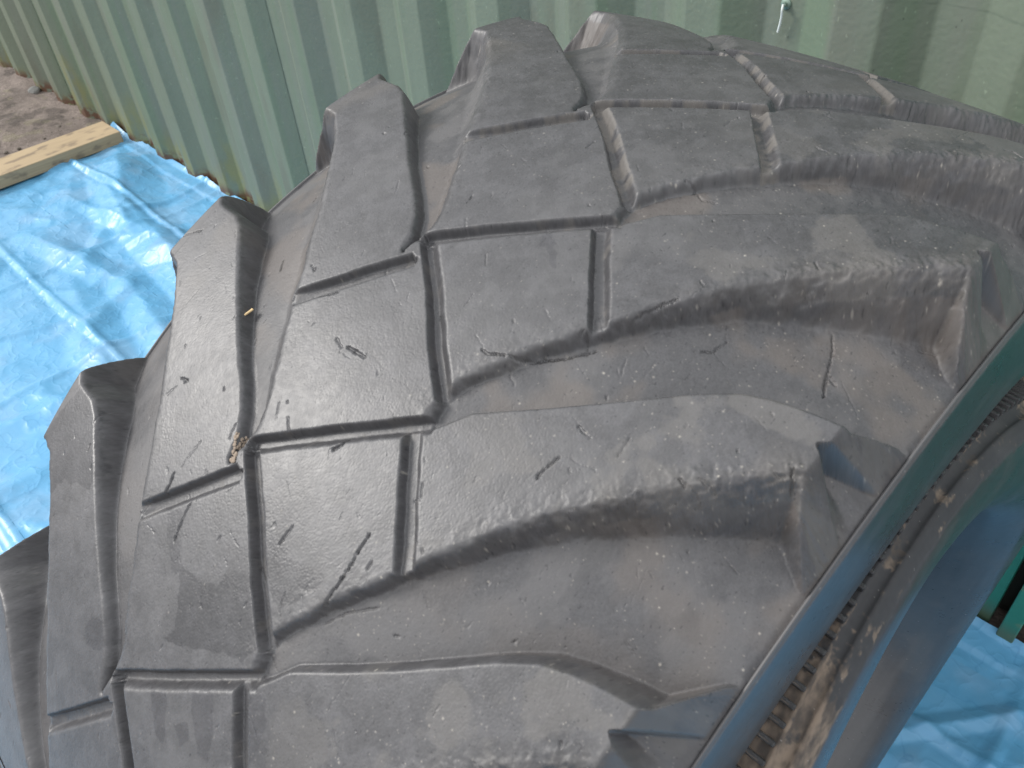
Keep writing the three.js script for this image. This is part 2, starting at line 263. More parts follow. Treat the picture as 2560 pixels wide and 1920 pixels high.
const dPoly = (L, x, y) => { let m = 1e9; for (let i = 0; i + 1 < L.length; i++) { const ax = L[i][0], ay = L[i][1], dx = L[i + 1][0] - ax, dy = L[i + 1][1] - ay; const t = clamp(((x - ax) * dx + (y - ay) * dy) / (dx * dx + dy * dy)); const ex = x - ax - dx * t, ey = y - ay - dy * t, d = ex * ex + ey * ey; if (d < m) m = d; } return Math.sqrt(m); };
const dSigned = (L, x, y) => { let m = 1e9, s = 1; for (let i = 0; i + 1 < L.length; i++) { const ax = L[i][0], ay = L[i][1], dx = L[i + 1][0] - ax, dy = L[i + 1][1] - ay; const t = clamp(((x - ax) * dx + (y - ay) * dy) / (dx * dx + dy * dy)); const ex = x - ax - dx * t, ey = y - ay - dy * t, d = ex * ex + ey * ey; if (d < m) { m = d; s = (dx * (y - ay) - dy * (x - ax)) / Math.hypot(dx, dy); } } return [Math.sqrt(m), s]; }; // distance, and offset to one side
const inside = (L, x, y) => { let c = false; for (let i = 0, j = L.length - 1; i < L.length; j = i++) if ((L[i][1] > y) !== (L[j][1] > y) && x < (L[j][0] - L[i][0]) * (y - L[i][1]) / (L[j][1] - L[i][1]) + L[i][0]) c = !c; return c; };
// one side's distances at (w, q): signed distance into the nearest valley, share of the upper edge, distance to groove, to slot
function sideFields(w, q, { LOW, UP, POLY, GRO, SLOT }) {
  let sd = -1, up = 0.5, g = [1, 1], s = [1, 1]; const y = q;
  for (let k = -2; k <= 2; k++) {
    const x = (w - Math.floor(w) + k) * ARC;
    if (x < -0.12 || x > 0.4) continue;
    const dl = dPoly(LOW, x, y), du = dPoly(UP, x, y), d = Math.min(dl, du) * (inside(POLY, x, y) ? 1 : -1);
    if (d > sd) { sd = d; up = dl / (dl + du + 1e-9); }
    if (x < 0.05) { const a = dSigned(GRO, x, y), b = dSigned(SLOT, x, y); if (a[0] < g[0]) g = a; if (b[0] < s[0]) s = b; }
  }
  return [sd, up, ...g, ...s];
}
// table over one pitch for both rows
const NW = 288, NQ = 544, QT = 0.272, TAB = new Float32Array((NW) * (NQ + 1) * 12);
for (let j = 0; j <= NQ; j++) for (let i = 0; i < NW; i++) {
  const w = i / NW, q = (j / NQ * 2 - 1) * QT, a = sideFields(w, q, ROWS[0]), b = sideFields(w + 0.5, -q, ROWS[1]), k = (j * NW + i) * 12;
  TAB.set(a, k); TAB.set(b, k + 6);
}
const look = new Float64Array(12);
function fields(w, q) { // w' measured from a right-hand valley tip
  let u = (w - Math.floor(w)) * NW, v = clamp((q / QT + 1) / 2, 0, 0.99999) * NQ; const i = Math.floor(u), j = Math.floor(v), fu = u - i, fv = v - j, i0 = i % NW, i1 = (i + 1) % NW;
  const a = (j * NW + i0) * 12, b = (j * NW + i1) * 12, c = ((j + 1) * NW + i0) * 12, d = ((j + 1) * NW + i1) * 12;
  for (let n = 0; n < 12; n++) look[n] = (TAB[a + n] * (1 - fu) + TAB[b + n] * fu) * (1 - fv) + (TAB[c + n] * (1 - fu) + TAB[d + n] * fu) * fv;
  return look;
}
const soft = (x, r) => { const h = Math.max(2 * r - Math.abs(x), 0) / (2 * r); return Math.max(0, x) + h * h * r * 0.5; }; // 0 below, x above, rounded within 2 r
// cuts, cracks and gouges: [[w, q] ...], half width, depth (metres), w counted from the first right-hand valley tip in view
const CUTS = [];
const cut = (pts, hw, dep) => { const P = pts.map(([w, q]) => [w * ARC, q]); let x0 = 9, x1 = -9, y0 = 9, y1 = -9; for (const [x, y] of P) { x0 = Math.min(x0, x); x1 = Math.max(x1, x); y0 = Math.min(y0, y); y1 = Math.max(y1, y); } CUTS.push({ P, hw, dep, x0: x0 - 0.008, x1: x1 + 0.008, y0: y0 - 0.008, y1: y1 + 0.008 }); };
/*CUTLIST*/
cut([[1.0802,-0.0312],[1.0855,-0.0213],[1.0866,-0.0147]], 0.001056, 0.0021);
cut([[1.0855,-0.015],[1.1024,-0.0153]], 0.000594, 0.0014);
cut([[1.0482,-0.0342],[1.051,-0.0237]], 0.000528, 0.00084);
cut([[1.1713,-0.082],[1.2008,-0.0747],[1.2309,-0.0699]], 0.000726, 0.0014);
cut([[1.4275,0.0479],[1.5651,0.0507],[1.7194,0.0505]], 0.000462, 0.00035);
cut([[1.3368,0.0493],[1.3347,0.0537],[1.3849,0.0713],[1.4899,0.0905],[1.5713,0.1007]], 0.000792, 0.0021);
cut([[1.2022,0.1371],[1.2065,0.1445],[1.2183,0.152]], 0.00066, 0.00105);
cut([[1.0923,0.129],[1.1257,0.129],[1.1843,0.1315]], 0.000924, 0.00175);
cut([[0.7708,0.011],[0.7995,0.0135],[0.8245,0.0138]], 0.001452, 0.0021);
cut([[1.3496,-0.0523],[1.3168,-0.0485]], 0.000396, 0.00056);
cut([[1.6715,0.0895],[1.6512,0.0941],[1.6285,0.0992]], 0.000594, 0.0014);
cut([[1.9775,0.0403],[1.9788,0.0446],[2.022,0.0433]], 0.000594, 0.00105);
cut([[1.2592,-0.1071],[1.2462,-0.1009],[1.2611,-0.1028]], 0.000792, 0.0014);
cut([[1.3668,0.0389],[1.3434,0.0501]], 0.000528, 0.0007);
cut([[1.4188,-0.1151],[1.506,-0.1081],[1.5482,-0.1033]], 0.000396, 0.00042);
cut([[1.4182,-0.0793],[1.3976,-0.0774]], 0.000528, 0.0007);
cut([[0.3731,0.0682],[0.4479,0.0685],[0.5213,0.0685],[0.5824,0.0673],[0.6385,0.0668]], 0.000858, 0.00245);
cut([[0.5521,0.0787],[0.5772,0.0785]], 0.000792, 0.0014);
cut([[0.8029,0.0738],[0.821,0.0764],[0.8173,0.081]], 0.000726, 0.00112);
cut([[0.1027,0.0918],[0.1826,0.0917]], 0.000396, 0.00042);
cut([[0.1355,0.1061],[0.2765,0.1059]], 0.000594, 0.00042);
cut([[0.4312,0.1085],[0.4406,0.1107]], 0.000792, 0.00112);
cut([[0.3118,0.0696],[0.3883,0.0778],[0.4693,0.0922]], 0.000726, 0.00105);
cut([[0.242,-0.0864],[0.2785,-0.0869],[0.3202,-0.0894]], 0.00099, 0.0021);
cut([[0.3512,-0.087],[0.4151,-0.0871],[0.4769,-0.0857]], 0.000462, 0.0007);
cut([[0.1479,-0.0557],[0.2019,-0.0582],[0.2482,-0.0601],[0.2891,-0.0611]], 0.000726, 0.00154);
cut([[0.1073,-0.0876],[0.108,-0.0759]], 0.000528, 0.00084);
cut([[0.5131,-0.1413],[0.5616,-0.1373]], 0.00066, 0.00112);
cut([[0.5982,-0.1393],[0.61,-0.1312],[0.5958,-0.1326]], 0.000792, 0.0014);
cut([[0.2418,-0.0121],[0.2313,-0.0067]], 0.000462, 0.0007);
cut([[0.4118,-0.0391],[0.4381,-0.0379]], 0.000528, 0.00084);
cut([[-0.0684,-0.1523],[-0.0314,-0.1485]], 0.000462, 0.00056);
cut([[0.1141,-0.0996],[0.1876,-0.0971]], 0.000528, 0.00084);
cut([[1.0163,-0.2515],[1.0718,-0.2439],[1.1279,-0.2312]], 0.000726, 0.00126);
cut([[0.3732,-0.0875],[0.4252,-0.0854],[0.4789,-0.085]], 0.000594, 0.00098);
cut([[0.5102,-0.14],[0.5629,-0.1373]], 0.000594, 0.00112);
cut([[0.7989,-0.1857],[0.9559,-0.184]], 0.000396, 0.00042);
cut([[1.0025,-0.2144],[1.0465,-0.2077]], 0.000462, 0.00056);
cut([[0.6006,-0.1381],[0.6092,-0.1313]], 0.000858, 0.00112);
cut([[2.17,0.194],[2.121,0.1999],[2.0683,0.2034]], 0.00099, 0.0014);
cut([[2.0683,0.2034],[2.0238,0.2059],[2.0109,0.2124]], 0.001452, 0.00175);
cut([[2.0238,0.2059],[1.9825,0.2087],[1.9442,0.2119]], 0.001188, 0.0021);
cut([[2.0385,0.2135],[1.9983,0.2231],[1.9717,0.2307]], 0.000594, 0.00112);
cut([[1.7119,0.1101],[1.7711,0.1147],[1.8217,0.1189]], 0.00066, 0.00112);
cut([[1.7925,0.1468],[1.8165,0.1511],[1.8833,0.154]], 0.000792, 0.0014);
cut([[2.3675,0.2346],[2.4127,0.2446],[2.4675,0.2562]], 0.000594, 0.00112);
cut([[2.5347,0.2393],[2.5087,0.2469],[2.4905,0.2533]], 0.000528, 0.00084);
cut([[1.7889,0.1162],[1.8549,0.1235]], 0.000924, 0.00175);
cut([[1.8907,0.1291],[1.9603,0.1303]], 0.000594, 0.00112);
cut([[2.1225,0.1634],[2.1665,0.1601]], 0.000594, 0.00112);
cut([[2.2551,0.1689],[2.2302,0.1742]], 0.000858, 0.00105);
cut([[1.3374,0.1907],[1.3306,0.1947]], 0.001056, 0.00175);
cut([[1.5539,0.2317],[1.5057,0.2368]], 0.000924, 0.00175);
cut([[1.3724,0.1982],[1.3688,0.2084]], 0.000858, 0.0014);
cut([[1.5077,0.2265],[1.5192,0.231]], 0.001056, 0.0014);
cut([[2.3536,0.0649],[2.3644,0.0721],[2.3544,0.0793],[2.3768,0.0874]], 0.000726, 0.0014);
cut([[3.5011,0.1947],[3.5196,0.2001],[3.4869,0.2082]], 0.000924, 0.00154);
cut([[3.4238,0.1645],[3.6102,0.1659]], 0.00066, 0.00112);
cut([[2.853,0.1074],[2.8544,0.1156]], 0.000726, 0.00105);
cut([[3.3198,0.0127],[3.3611,0.0144]], 0.00198, 0.0028);
cut([[1.9218,-0.0259],[1.9431,-0.0261]], 0.000528, 0.00084);
cut([[2.2161,-0.0754],[2.2602,-0.077]], 0.00066, 0.00112);
cut([[1.6493,-0.0813],[1.7362,-0.0823]], 0.000462, 0.00063);
cut([[1.4221,-0.1129],[1.4897,-0.1098],[1.5412,-0.1043]], 0.000396, 0.00049);
cut([[1.6535,-0.1079],[1.7428,-0.106]], 0.00033, 0.00035);
{ // small random nicks
  const r = rng(911); for (let i = 0; i < 900; i++) { const w = -1.4 + 6.2 * r(), q = -0.24 + 0.48 * r(), a = -0.6 + (r() - 0.5) * 1.6, l = 0.002 + 0.012 * r() ** 3; cut([[w, q], [w + l * Math.cos(a) / ARC, q + l * Math.sin(a)]], 0.00045 + 0.0005 * r() ** 2, 0.0003 + 0.001 * r() ** 2); }
}
const CELL = 0.02, BUCK = new Map();
CUTS.forEach((c, n) => { for (let i = Math.floor(c.x0 / CELL); i <= Math.floor(c.x1 / CELL); i++) for (let j = Math.floor(c.y0 / CELL); j <= Math.floor(c.y1 / CELL); j++) { const k = i * 1000 + j; if (!BUCK.has(k)) BUCK.set(k, []); BUCK.get(k).push(n); } });
function cutDepth(w, q, least = 0) {
  const x = w * ARC, L = BUCK.get(Math.floor(x / CELL) * 1000 + Math.floor(q / CELL)); if (!L) return 0; let m = 0;
  for (const n of L) { const c = CUTS[n]; if (c.hw < least || x < c.x0 || x > c.x1 || q < c.y0 || q > c.y1) continue; const jx = x + 0.0009 * (vn(x * 700, q * 700) - 0.5), jy = q + 0.0009 * (vn(x * 700 + 50, q * 700) - 0.5); const d = dPoly(c.P, jx, jy); const hw = c.hw * (0.3 + 0.75 * vn(x * 260 + 13, q * 260 + n)); if (d < hw) { const t = 1 - d / hw; m = Math.max(m, c.dep * Math.sqrt(t)); } }
  return m;
}
const out = { r: 0, valley: -1, groove: -1, up: 0, side: 1, depth: 0, wear: 0 };
function tread(w, q) {
  const aq = Math.abs(q), x = w * ARC;
  const wob = 0.0016 * (fbm(x * 60 + 70, q * 60 + 9, 2) - 0.5) + 0.0006 * (vn(x * 330 + 40, q * 330) - 0.5);
  const f = fields(w, q + wob * 0.4);
  const row = f[0] > f[6] ? 0 : 6, side = row ? -1 : 1;
  let sd = f[row], up = f[row + 1]; const sg = (d, p) => (d - Math.abs(p) < 0.0012 ? p : p < 0 ? -d : d), g = f[2] < f[8] ? sg(f[2], f[3]) : sg(f[8], -f[9]), s = f[4] < f[10] ? sg(f[4], -f[5]) : sg(f[10], f[11]); // signed: positive towards the gently sloped side
  const lugN = Math.floor(w * 1 + 20), upW = ss(0.42, 0.6, up);
  const worn = side > 0 ? ss(0.1, 0.2, aq) : 0;
  const near = Math.exp(-((sd / 0.013) ** 2)) * upW * (side > 0 ? 0.2 + 0.8 * worn : 0.08);
  sd += wob * (0.5 + 1.4 * upW);
  const crown = RC - KC * q * q + 0.0012 * (fbm(x * 9 + 3, q * 9, 2) - 0.5);
  const fq = Math.max(0, aq - 0.05) / 0.2, floorD = 0.009 + 0.041 * Math.pow(fq, side > 0 ? 1.6 : 2.4) + 0.003 * fq * (fbm(x * 14 + 8, q * 14 + 5, 2) - 0.5);
  const rho = mix(side > 0 ? 0.0011 : 0.0026, 0.0014 + 0.003 * worn, upW), slope = mix(5.5, side > 0 ? 3.5 : mix(1.0, 3.2, ss(0.16, 0.23, aq)), upW);
  let dv = smin(floorD, slope * soft(sd, rho), 0.008 * clamp(floorD / 0.03, 0.25, 1));
  // grooves and slots between blocks
  const taper = ss(0.115, 0.085, aq) ;
  const eg = Math.min(0.0046 + g, (0.0078 - g) * 0.42) + wob * 0.4, dg = smin(0.0088, 4.2 * soft(eg, 0.0003), 0.0025);
  const es = Math.min(0.005 + s, (0.0082 - s) * 0.42) + wob * 0.4;
  const dsl = smin(0.0078 * (0.35 + 0.65 * taper), 4.2 * soft(es, 0.0003), 0.002);
  const dgr = Math.max(dg, dsl);
  let dep = smax(dv, dgr, 0.004);
  let r = crown - dep;
  // lug end facet with its triangular notch
  let wl = side > 0 ? w : w + 0.5; wl -= Math.floor(wl); // 0..1; a lug end spans 0.53 .. 0.77 at its top
  const down = clamp((aq - 0.24) / (LIPQ - 0.24), -0.3, 1.2);
  const n0 = side > 0 ? mix(0.63, 0.535, down) : mix(0.6, 0.52, down), n1 = side > 0 ? mix(0.69, 0.785, down) : mix(0.66, 0.76, down);
  const nd = Math.min((wl - n0), (n1 - wl)) * ARC; // inside the notch when positive
  const notch = side < 0 ? 0 : ss(-0.0006, 0.002, nd) * (1 - 0.55 * ss(n0 + 0.4 * (n1 - n0), n0, wl)) * ss(0.224, 0.236, aq + 0.006);
  const facet = LIPR + Math.max(0, LIPQ - aq) * (side > 0 ? 2.35 : 3.4) - notch * 0.03 * clamp((LIPQ - aq) / 0.024);
  r = smin(r, facet, 0.0022 + 0.004 * worn * ss(0.7, 0.5, wl));
  r = Math.max(r, LIPR - 0.0005);
  // surface wear
  const qd = q + side * 1.4 * dep; const rag = fbm(x * 120, qd * 120 + 7, 3); r += near * (0.0034 * (0.55 - Math.abs(2 * rag - 1)) * 0.8 + 0.0012 * (vn(x * 480, qd * 480) - 0.5));
  r -= cutDepth(w, q, 0.0007);
  out.r = r; out.valley = sd; out.groove = Math.max(eg, es); out.up = upW; out.side = side; out.depth = dep; out.wear = near; out.floorD = floorD; return out;
}
// which lug and block a point belongs to: 'casing', or side/number with i (inner block), o (outer block) or g (groove floor)
function owner(w, q, t) {
  const aq = Math.abs(q), row = q > 0 ? 'R' : 'L';
  if (t.valley > 0.0015 && (t.depth > 0.55 * t.floorD || t.valley > 0.03)) return 'casing' + row;
  if (aq > LIPQ - 0.0042) return 'casing' + row;
  // right lug n lies between valley n (above) and valley n - 1 (below)
    const rel = (ww, qq) => { // position on the row whose outer side is qq > 0
    let n = Math.floor(ww) + 1; // candidate lug above valley tip n - 1
    const lowAt = (p) => { let a = lowEdge[0]; for (const b of lowEdge) { if (b[1] >= p) { if (b === a) return a[0]; return a[0] + (b[0] - a[0]) * (p - a[1]) / (b[1] - a[1]); } a = b; } return a[0]; };
    if (qq > 0.053) n = Math.floor(ww - lowAt(qq)) + 1; else n = Math.floor(ww - (qq - 0.053) / 0.098 * 0.42) + 1;
    return n;
  };
  // chevron centre line: groove pairs; points right of the left-row groove and above it belong to the right row
  const wr = w, wlft = w + 0.5;
  const centre = (ww) => { const a = ww - Math.floor(ww); return a < 0.1 ? -0.05 + 0 : a; };
  let sideR;
  if (q > 0.056) sideR = true; else if (q < -0.056) sideR = false; else {
    // mirrored groove runs (w from -0.88 at q 0.044 to -0.48 at q -0.05); right row between it and the next right groove
    const a = ((w + 0.835 - (0.046 - q) / 0.093 * 0.41) % 1 + 1) % 1, b = ((w + 0.38 - (q + 0.043) / 0.095 * 0.4) % 1 + 1) % 1;
    sideR = a < b;
  }
  const ww = sideR ? wr : wlft, qq = sideR ? q : -q, n = rel(ww, qq);
  let part = 'g';
  if (t.groove < 0.0008 || t.depth < 0.004) { // inner or outer of the slot
    const u = ww - n; // tip at 0, lug extends to lower u
    const sq = sideR ? 0.047 + (-u - 0.02) / 0.38 * 0.0525 : 0.044 + (-u - 0.02) / 0.355 * 0.055;
    part = qq > sq ? 'o' : 'i';
  }
  return (sideR ? 'r' : 'l') + n + part;
}
{
  const tyre = new THREE.Group(); tyre.name = 'tractor_tyre'; tyre.position.set(-0.37867, 1.61 - 0.93253, -0.49709); tyre.rotation.z = -0.0533;
  // --- rubber textures over eight pitches
  const TW = 2048, TH = 1024, SPAN = 8, QH = 0.3, U0 = -1.75; // u = (w - U0) / SPAN
  const PX = SPAN * ARC; // metres across
  const STAINS = [];
  const stain = (k, pts) => STAINS.push({ k, P: pts.map(([w, q]) => [w * ARC, q]) });
  /*STAINLIST*/
  stain(0.60, [[0.0946,-0.0403],[0.1152,-0.0283],[0.1435,-0.006],[0.2072,-0.0026],[0.2654,0.0059],[0.2666,0.0146],[0.2209,0.0297],[0.1445,0.0482],[0.0458,0.0391],[-0.1433,-0.0218],[-0.0728,-0.0174],[0.0109,-0.0285]]);
  stain(0.72, [[0.2051,-0.0769],[0.25,-0.0645],[0.1861,-0.0553],[0.079,-0.0375],[0.0605,-0.0423],[0.1129,-0.0584]]);
  stain(0.62, [[0.4696,-0.0089],[0.475,0.0007],[0.4388,0.0096],[0.4383,0.0198],[0.403,0.0283],[0.4085,0.0371],[0.4475,0.0519],[0.4409,0.0621],[0.3623,0.0564],[0.27,0.0452],[0.2687,0.0332],[0.35,0.0146]]);
  stain(0.64, [[-0.0461,-0.2477],[0.2845,-0.234],[0.2444,-0.1992],[0.0677,-0.1586],[0.0089,-0.1586],[-0.0107,-0.1698],[-0.0392,-0.1838],[-0.1012,-0.1959],[-0.166,-0.1997],[-0.259,-0.1943]]);
  stain(0.74, [[-0.3954,-0.0962],[-0.3268,-0.0935],[-0.3162,-0.0819],[-0.2619,-0.0779],[-0.3355,-0.0625],[-0.3979,-0.0726],[-0.4328,-0.0871]]);
  stain(0.72, [[0.4374,-0.1319],[0.4895,-0.1261],[0.4415,-0.1128],[0.3791,-0.1117],[0.3904,-0.1227]]);
  stain(0.72, [[-0.2886,-0.013],[-0.241,-0.0044],[-0.2859,0.0047],[-0.3468,0.003],[-0.344,-0.0078]]);
  stain(0.75, [[1.828,0.0234],[1.8488,0.0269],[1.8009,0.0392],[1.7338,0.0472],[1.7408,0.0425],[1.8002,0.0321],[1.7861,0.0256]]);
  stain(0.78, [[-0.0096,0.0481],[-0.0216,0.0586],[0.0182,0.0656],[-0.0261,0.0741],[-0.0879,0.0787],[-0.1563,0.0818],[-0.1884,0.0799],[-0.2072,0.076]]);
  stain(0.74, [[-0.3142,-0.0128],[-0.2655,-0.0043],[-0.2987,0.0065],[-0.4041,0.0149],[-0.4178,0.0077],[-0.3691,-0.0019]]);
  stain(0.74, [[-0.3112,0.0171],[-0.2706,0.0257],[-0.3116,0.0341],[-0.3568,0.029]]);
  stain(0.76, [[-0.1761,0.0179],[-0.1135,0.0307],[-0.1981,0.0455],[-0.3048,0.0521],[-0.3121,0.0424],[-0.2288,0.0282]]);
  const rgh = new Uint8Array(TW * TH), hgt = new Float32Array(TW * TH);
  const rSpeck = rng(31337);
  const specks = []; for (let i = 0; i < 11000; i++) { const w = U0 + SPAN * rSpeck(), q = -QH + 2 * QH * rSpeck(); specks.push([w, q, 0.2 + 0.7 * Math.pow(rSpeck(), 6), 0.4 + 0.6 * rSpeck()]); }
  const speckMap = new Float32Array(TW * TH);
  for (const [w, q, rr, a] of specks) {
    const dens = 0.22 + 0.78 * ss(-0.05, 0.16, q) * ss(4.8, 2.6, w + 1.2) + 0.6 * ss(1.6, 3.2, w) ; if (a > 0.35 + dens * 0.8 || vn(w * 5, q * 30) > 0.25 + dens) continue;
    const ci = (w - U0) / SPAN * TW, cj = (q / QH + 1) / 2 * TH, R = Math.max(0.35, rr * 0.0008 / (PX / TW));
    for (let j = Math.floor(cj - R - 1); j <= cj + R + 1; j++) for (let i = Math.floor(ci - R - 1); i <= ci + R + 1; i++) { if (j < 0 || j >= TH) continue; const d = Math.hypot(i - ci, (j - cj) * (PX / TW) ** -1 * (2 * QH / TH)); const v = ss(R + 0.5, R - 0.4, d) * (0.2 + 0.7 * a * a); const k = j * TW + ((i % TW) + TW) % TW; if (v > speckMap[k]) speckMap[k] = v; }
  }
  const map = texture(TW, TH, (i, j, o) => {
    const w = U0 + i / TW * SPAN, q = (j / TH * 2 - 1) * QH, x = w * ARC, k = j * TW + i, t = tread(w, q), qd = q + t.side * 1.4 * t.depth;
    const coarse = fbm(x * 9 + 20, q * 9, 4), mid = fbm(x * 45, qd * 45 + 30, 4), fine = fbm(x * 320, (q + t.side * 0.5 * t.depth) * 320, 3), grain = vn(x * 1500, q * 1500);
    let v = 0.122 * (1 + 0.26 * (coarse - 0.5) + 0.26 * (mid - 0.5) + 0.36 * (fine - 0.5) + 0.4 * (grain - 0.5));
    let r = v * 1.0, g = v * 0.985, b = v * 1.02, rough = 0.47 + 0.06 * (mid - 0.5) + 0.1 * (fine - 0.5);
    let h = 0.3 * fine + 0.5 * grain + 0.1 * mid;
    const inV = t.valley > 0.004 && t.depth > 0.006, inG = !inV && t.groove > 0;
    if (inV) { // unworn moulded rubber with dusty film in patches
      const film = ss(0.44, 0.62, fbm(x * 26 + 5, qd * 26 + 60, 5)); r = mix(r, 0.23, film * 0.45); g = mix(g, 0.222, film * 0.45); b = mix(b, 0.218, film * 0.45);
      const clean = ss(0.6, 0.7, fbm(x * 38 + 90, qd * 38 + 3, 5)) * 0.3; r = mix(r, 0.06, clean); g = mix(g, 0.061, clean); b = mix(b, 0.066, clean);
      h += 0.4 * fbm(x * 210, (q + t.side * 0.5 * t.depth) * 210 + 8, 3); rough += 0.1;
      const tan = ss(0.52, 0.66, fbm(x * 18 + 44, q * 18 + 14, 4)) * (0.15 + 0.6 * ss(0.3, 1.5, w)); r = mix(r, 0.27, tan * 0.55); g = mix(g, 0.222, tan * 0.55); b = mix(b, 0.182, tan * 0.55);
    }
    if (t.groove > 0 && !inV) { // soil packed in grooves, more where the tyre's top catches it
      const patch = ss(1.2, 2.7, w + 1.2 * (fbm(x * 12, q * 12 + 55, 3) - 0.5)), soil = ss(0.62 - 0.26 * patch, 0.8 - 0.2 * patch, fbm(x * 110 + 2, q * 110 + 91, 4)) * (0.3 + 0.6 * patch); r = mix(r, 0.3, soil * 0.7); g = mix(g, 0.272, soil * 0.7); b = mix(b, 0.235, soil * 0.7); rough += 0.2 * soil; h += soil * 0.6 * fine;
    }
    if (t.wear > 0.05) { const sc = clamp(t.wear) * ss(0.4, 0.6, fbm(x * 90, qd * 90 + 23, 4)); r = mix(r, 0.17, sc * 0.45); g = mix(g, 0.155, sc * 0.45); b = mix(b, 0.14, sc * 0.45); h += 0.8 * t.wear * fbm(x * 260, qd * 260 + 40, 3); rough += 0.12 * t.wear; }
    if (!inV && !inG) { // bloom and rub marks on the worn tops
      const bloom = ss(0.5, 0.68, fbm(x * 16 + 61, q * 16 + 17, 5)) * 0.5; r = mix(r, 0.17, bloom); g = mix(g, 0.167, bloom); b = mix(b, 0.167, bloom);
            const tan = ss(0.56, 0.7, fbm(x * 12 + 7, q * 12 + 84, 4)) * ss(0.14, 0.22, Math.abs(q)) * 0.4; r = mix(r, 0.2, tan); g = mix(g, 0.178, tan); b = mix(b, 0.15, tan);
      const mot = fbm(x * 85 + 6, q * 85 + 37, 5), mk = 1 + 0.22 * (ss(0.36, 0.64, mot) - 0.5); r *= mk; g *= mk; b *= mk;
      const powder = ss(0.55, 0.63, fbm(x * 30 + 3, q * 30 + 66, 6)) * ss(0.02, 0.15, q) * 0.4; r = mix(r, 0.25, powder); g = mix(g, 0.235, powder); b = mix(b, 0.215, powder); rough += 0.12 * powder;
      const jx = x + 0.007 * (fbm(x * 120, q * 120 + 3, 4) - 0.5), jy = q + 0.007 * (fbm(x * 120 + 50, q * 120, 4) - 0.5);
      for (const s of STAINS) { if (inside(s.P, jx, jy)) { r *= s.k; g *= s.k; b *= s.k * 1.03; rough -= 0.07; break; } }
    }
    r *= 0.47; g *= 0.472; b *= 0.484;
    const c = cutDepth(w, q); if (c > 0.0002) { h -= clamp(c / 0.001) * 1.6; }
    const sp = speckMap[k]; if (sp > 0) { r = mix(r, 0.42, sp * 0.75); g = mix(g, 0.39, sp * 0.75); b = mix(b, 0.34, sp * 0.75); h += sp * 0.5; rough += 0.2 * sp; }
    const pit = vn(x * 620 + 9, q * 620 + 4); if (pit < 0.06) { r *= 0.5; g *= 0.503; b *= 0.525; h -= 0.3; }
    o[0] = r; o[1] = g; o[2] = b; rgh[k] = clamp(rough) * 255; hgt[k] = Math.abs(q) > 0.238 && !inV ? h * 0.25 : h;
  });
  const rmap = texture(TW, TH, (i, j, o) => { o[0] = 0; o[1] = rgh[j * TW + i] / 255; o[2] = 0; }, false);
  const bmap = texture(TW, TH, (i, j, o) => { o[0] = o[1] = o[2] = clamp(hgt[j * TW + i] / 4 + 0.45); }, false);
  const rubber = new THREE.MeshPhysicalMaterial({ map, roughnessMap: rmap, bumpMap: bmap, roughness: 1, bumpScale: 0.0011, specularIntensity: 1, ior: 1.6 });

  // --- tread surface, split into casing, lugs and blocks
  const pos = (w, q, r, P, k) => { const th = (w + W0) * PITCH; P[k] = q; P[k + 1] = r * Math.cos(th); P[k + 2] = -r * Math.sin(th); };
  const groups = new Map();
  function patch(wa, wb, nw, qs, grooveLeast) {
    const nq = qs.length - 1, NV = (nw + 3) * (nq + 1), P = new Float32Array(NV * 3), N = new Float32Array(NV * 3), U = new Float32Array(NV * 2), VA = new Float32Array(NV), DE = new Float32Array(NV), GR = new Float32Array(NV), FD = new Float32Array(NV), KEY = new Array(nw * nq);
    for (let i = -1; i <= nw + 1; i++) for (let j = 0; j <= nq; j++) { const w = wa + (wb - wa) * i / nw, k = (i + 1) * (nq + 1) + j; const T = tread(w, qs[j]); let r = T.r; VA[k] = T.valley; DE[k] = T.depth; GR[k] = T.groove; FD[k] = T.floorD; if (j === 0 || j === nq) r = LIPR; pos(w, qs[j], r, P, k * 3); U[k * 2] = (w - U0) / SPAN; U[k * 2 + 1] = (qs[j] / QH + 1) / 2; }
    for (let i = 0; i <= nw; i++) for (let j = 0; j <= nq; j++) {
      const a = ((i + 2) * (nq + 1) + j) * 3, b = (i * (nq + 1) + j) * 3, c = ((i + 1) * (nq + 1) + Math.min(nq, j + 1)) * 3, d = ((i + 1) * (nq + 1) + Math.max(0, j - 1)) * 3, k = ((i + 1) * (nq + 1) + j) * 3;
      const ux = P[a] - P[b], uy = P[a + 1] - P[b + 1], uz = P[a + 2] - P[b + 2], vx = P[c] - P[d], vy = P[c + 1] - P[d + 1], vz = P[c + 2] - P[d + 2];
      let nx = uy * vz - uz * vy, ny = uz * vx - ux * vz, nz = ux * vy - uy * vx; const l = -Math.hypot(nx, ny, nz) || 1; const sgn = (ny * P[k + 1] + nz * P[k + 2]) / l > 0 ? 1 : -1; N[k] = nx / l * sgn; N[k + 1] = ny / l * sgn; N[k + 2] = nz / l * sgn;
    }
    for (let i = 0; i < nw; i++) for (let j = 0; j < nq; j++) { const k = (i + 1) * (nq + 1) + j; KEY[i * nq + j] = owner(wa + (wb - wa) * (i + 0.5) / nw, (qs[j] + qs[j + 1]) / 2, { valley: VA[k], depth: DE[k], groove: GR[k], floorD: FD[k] }); }
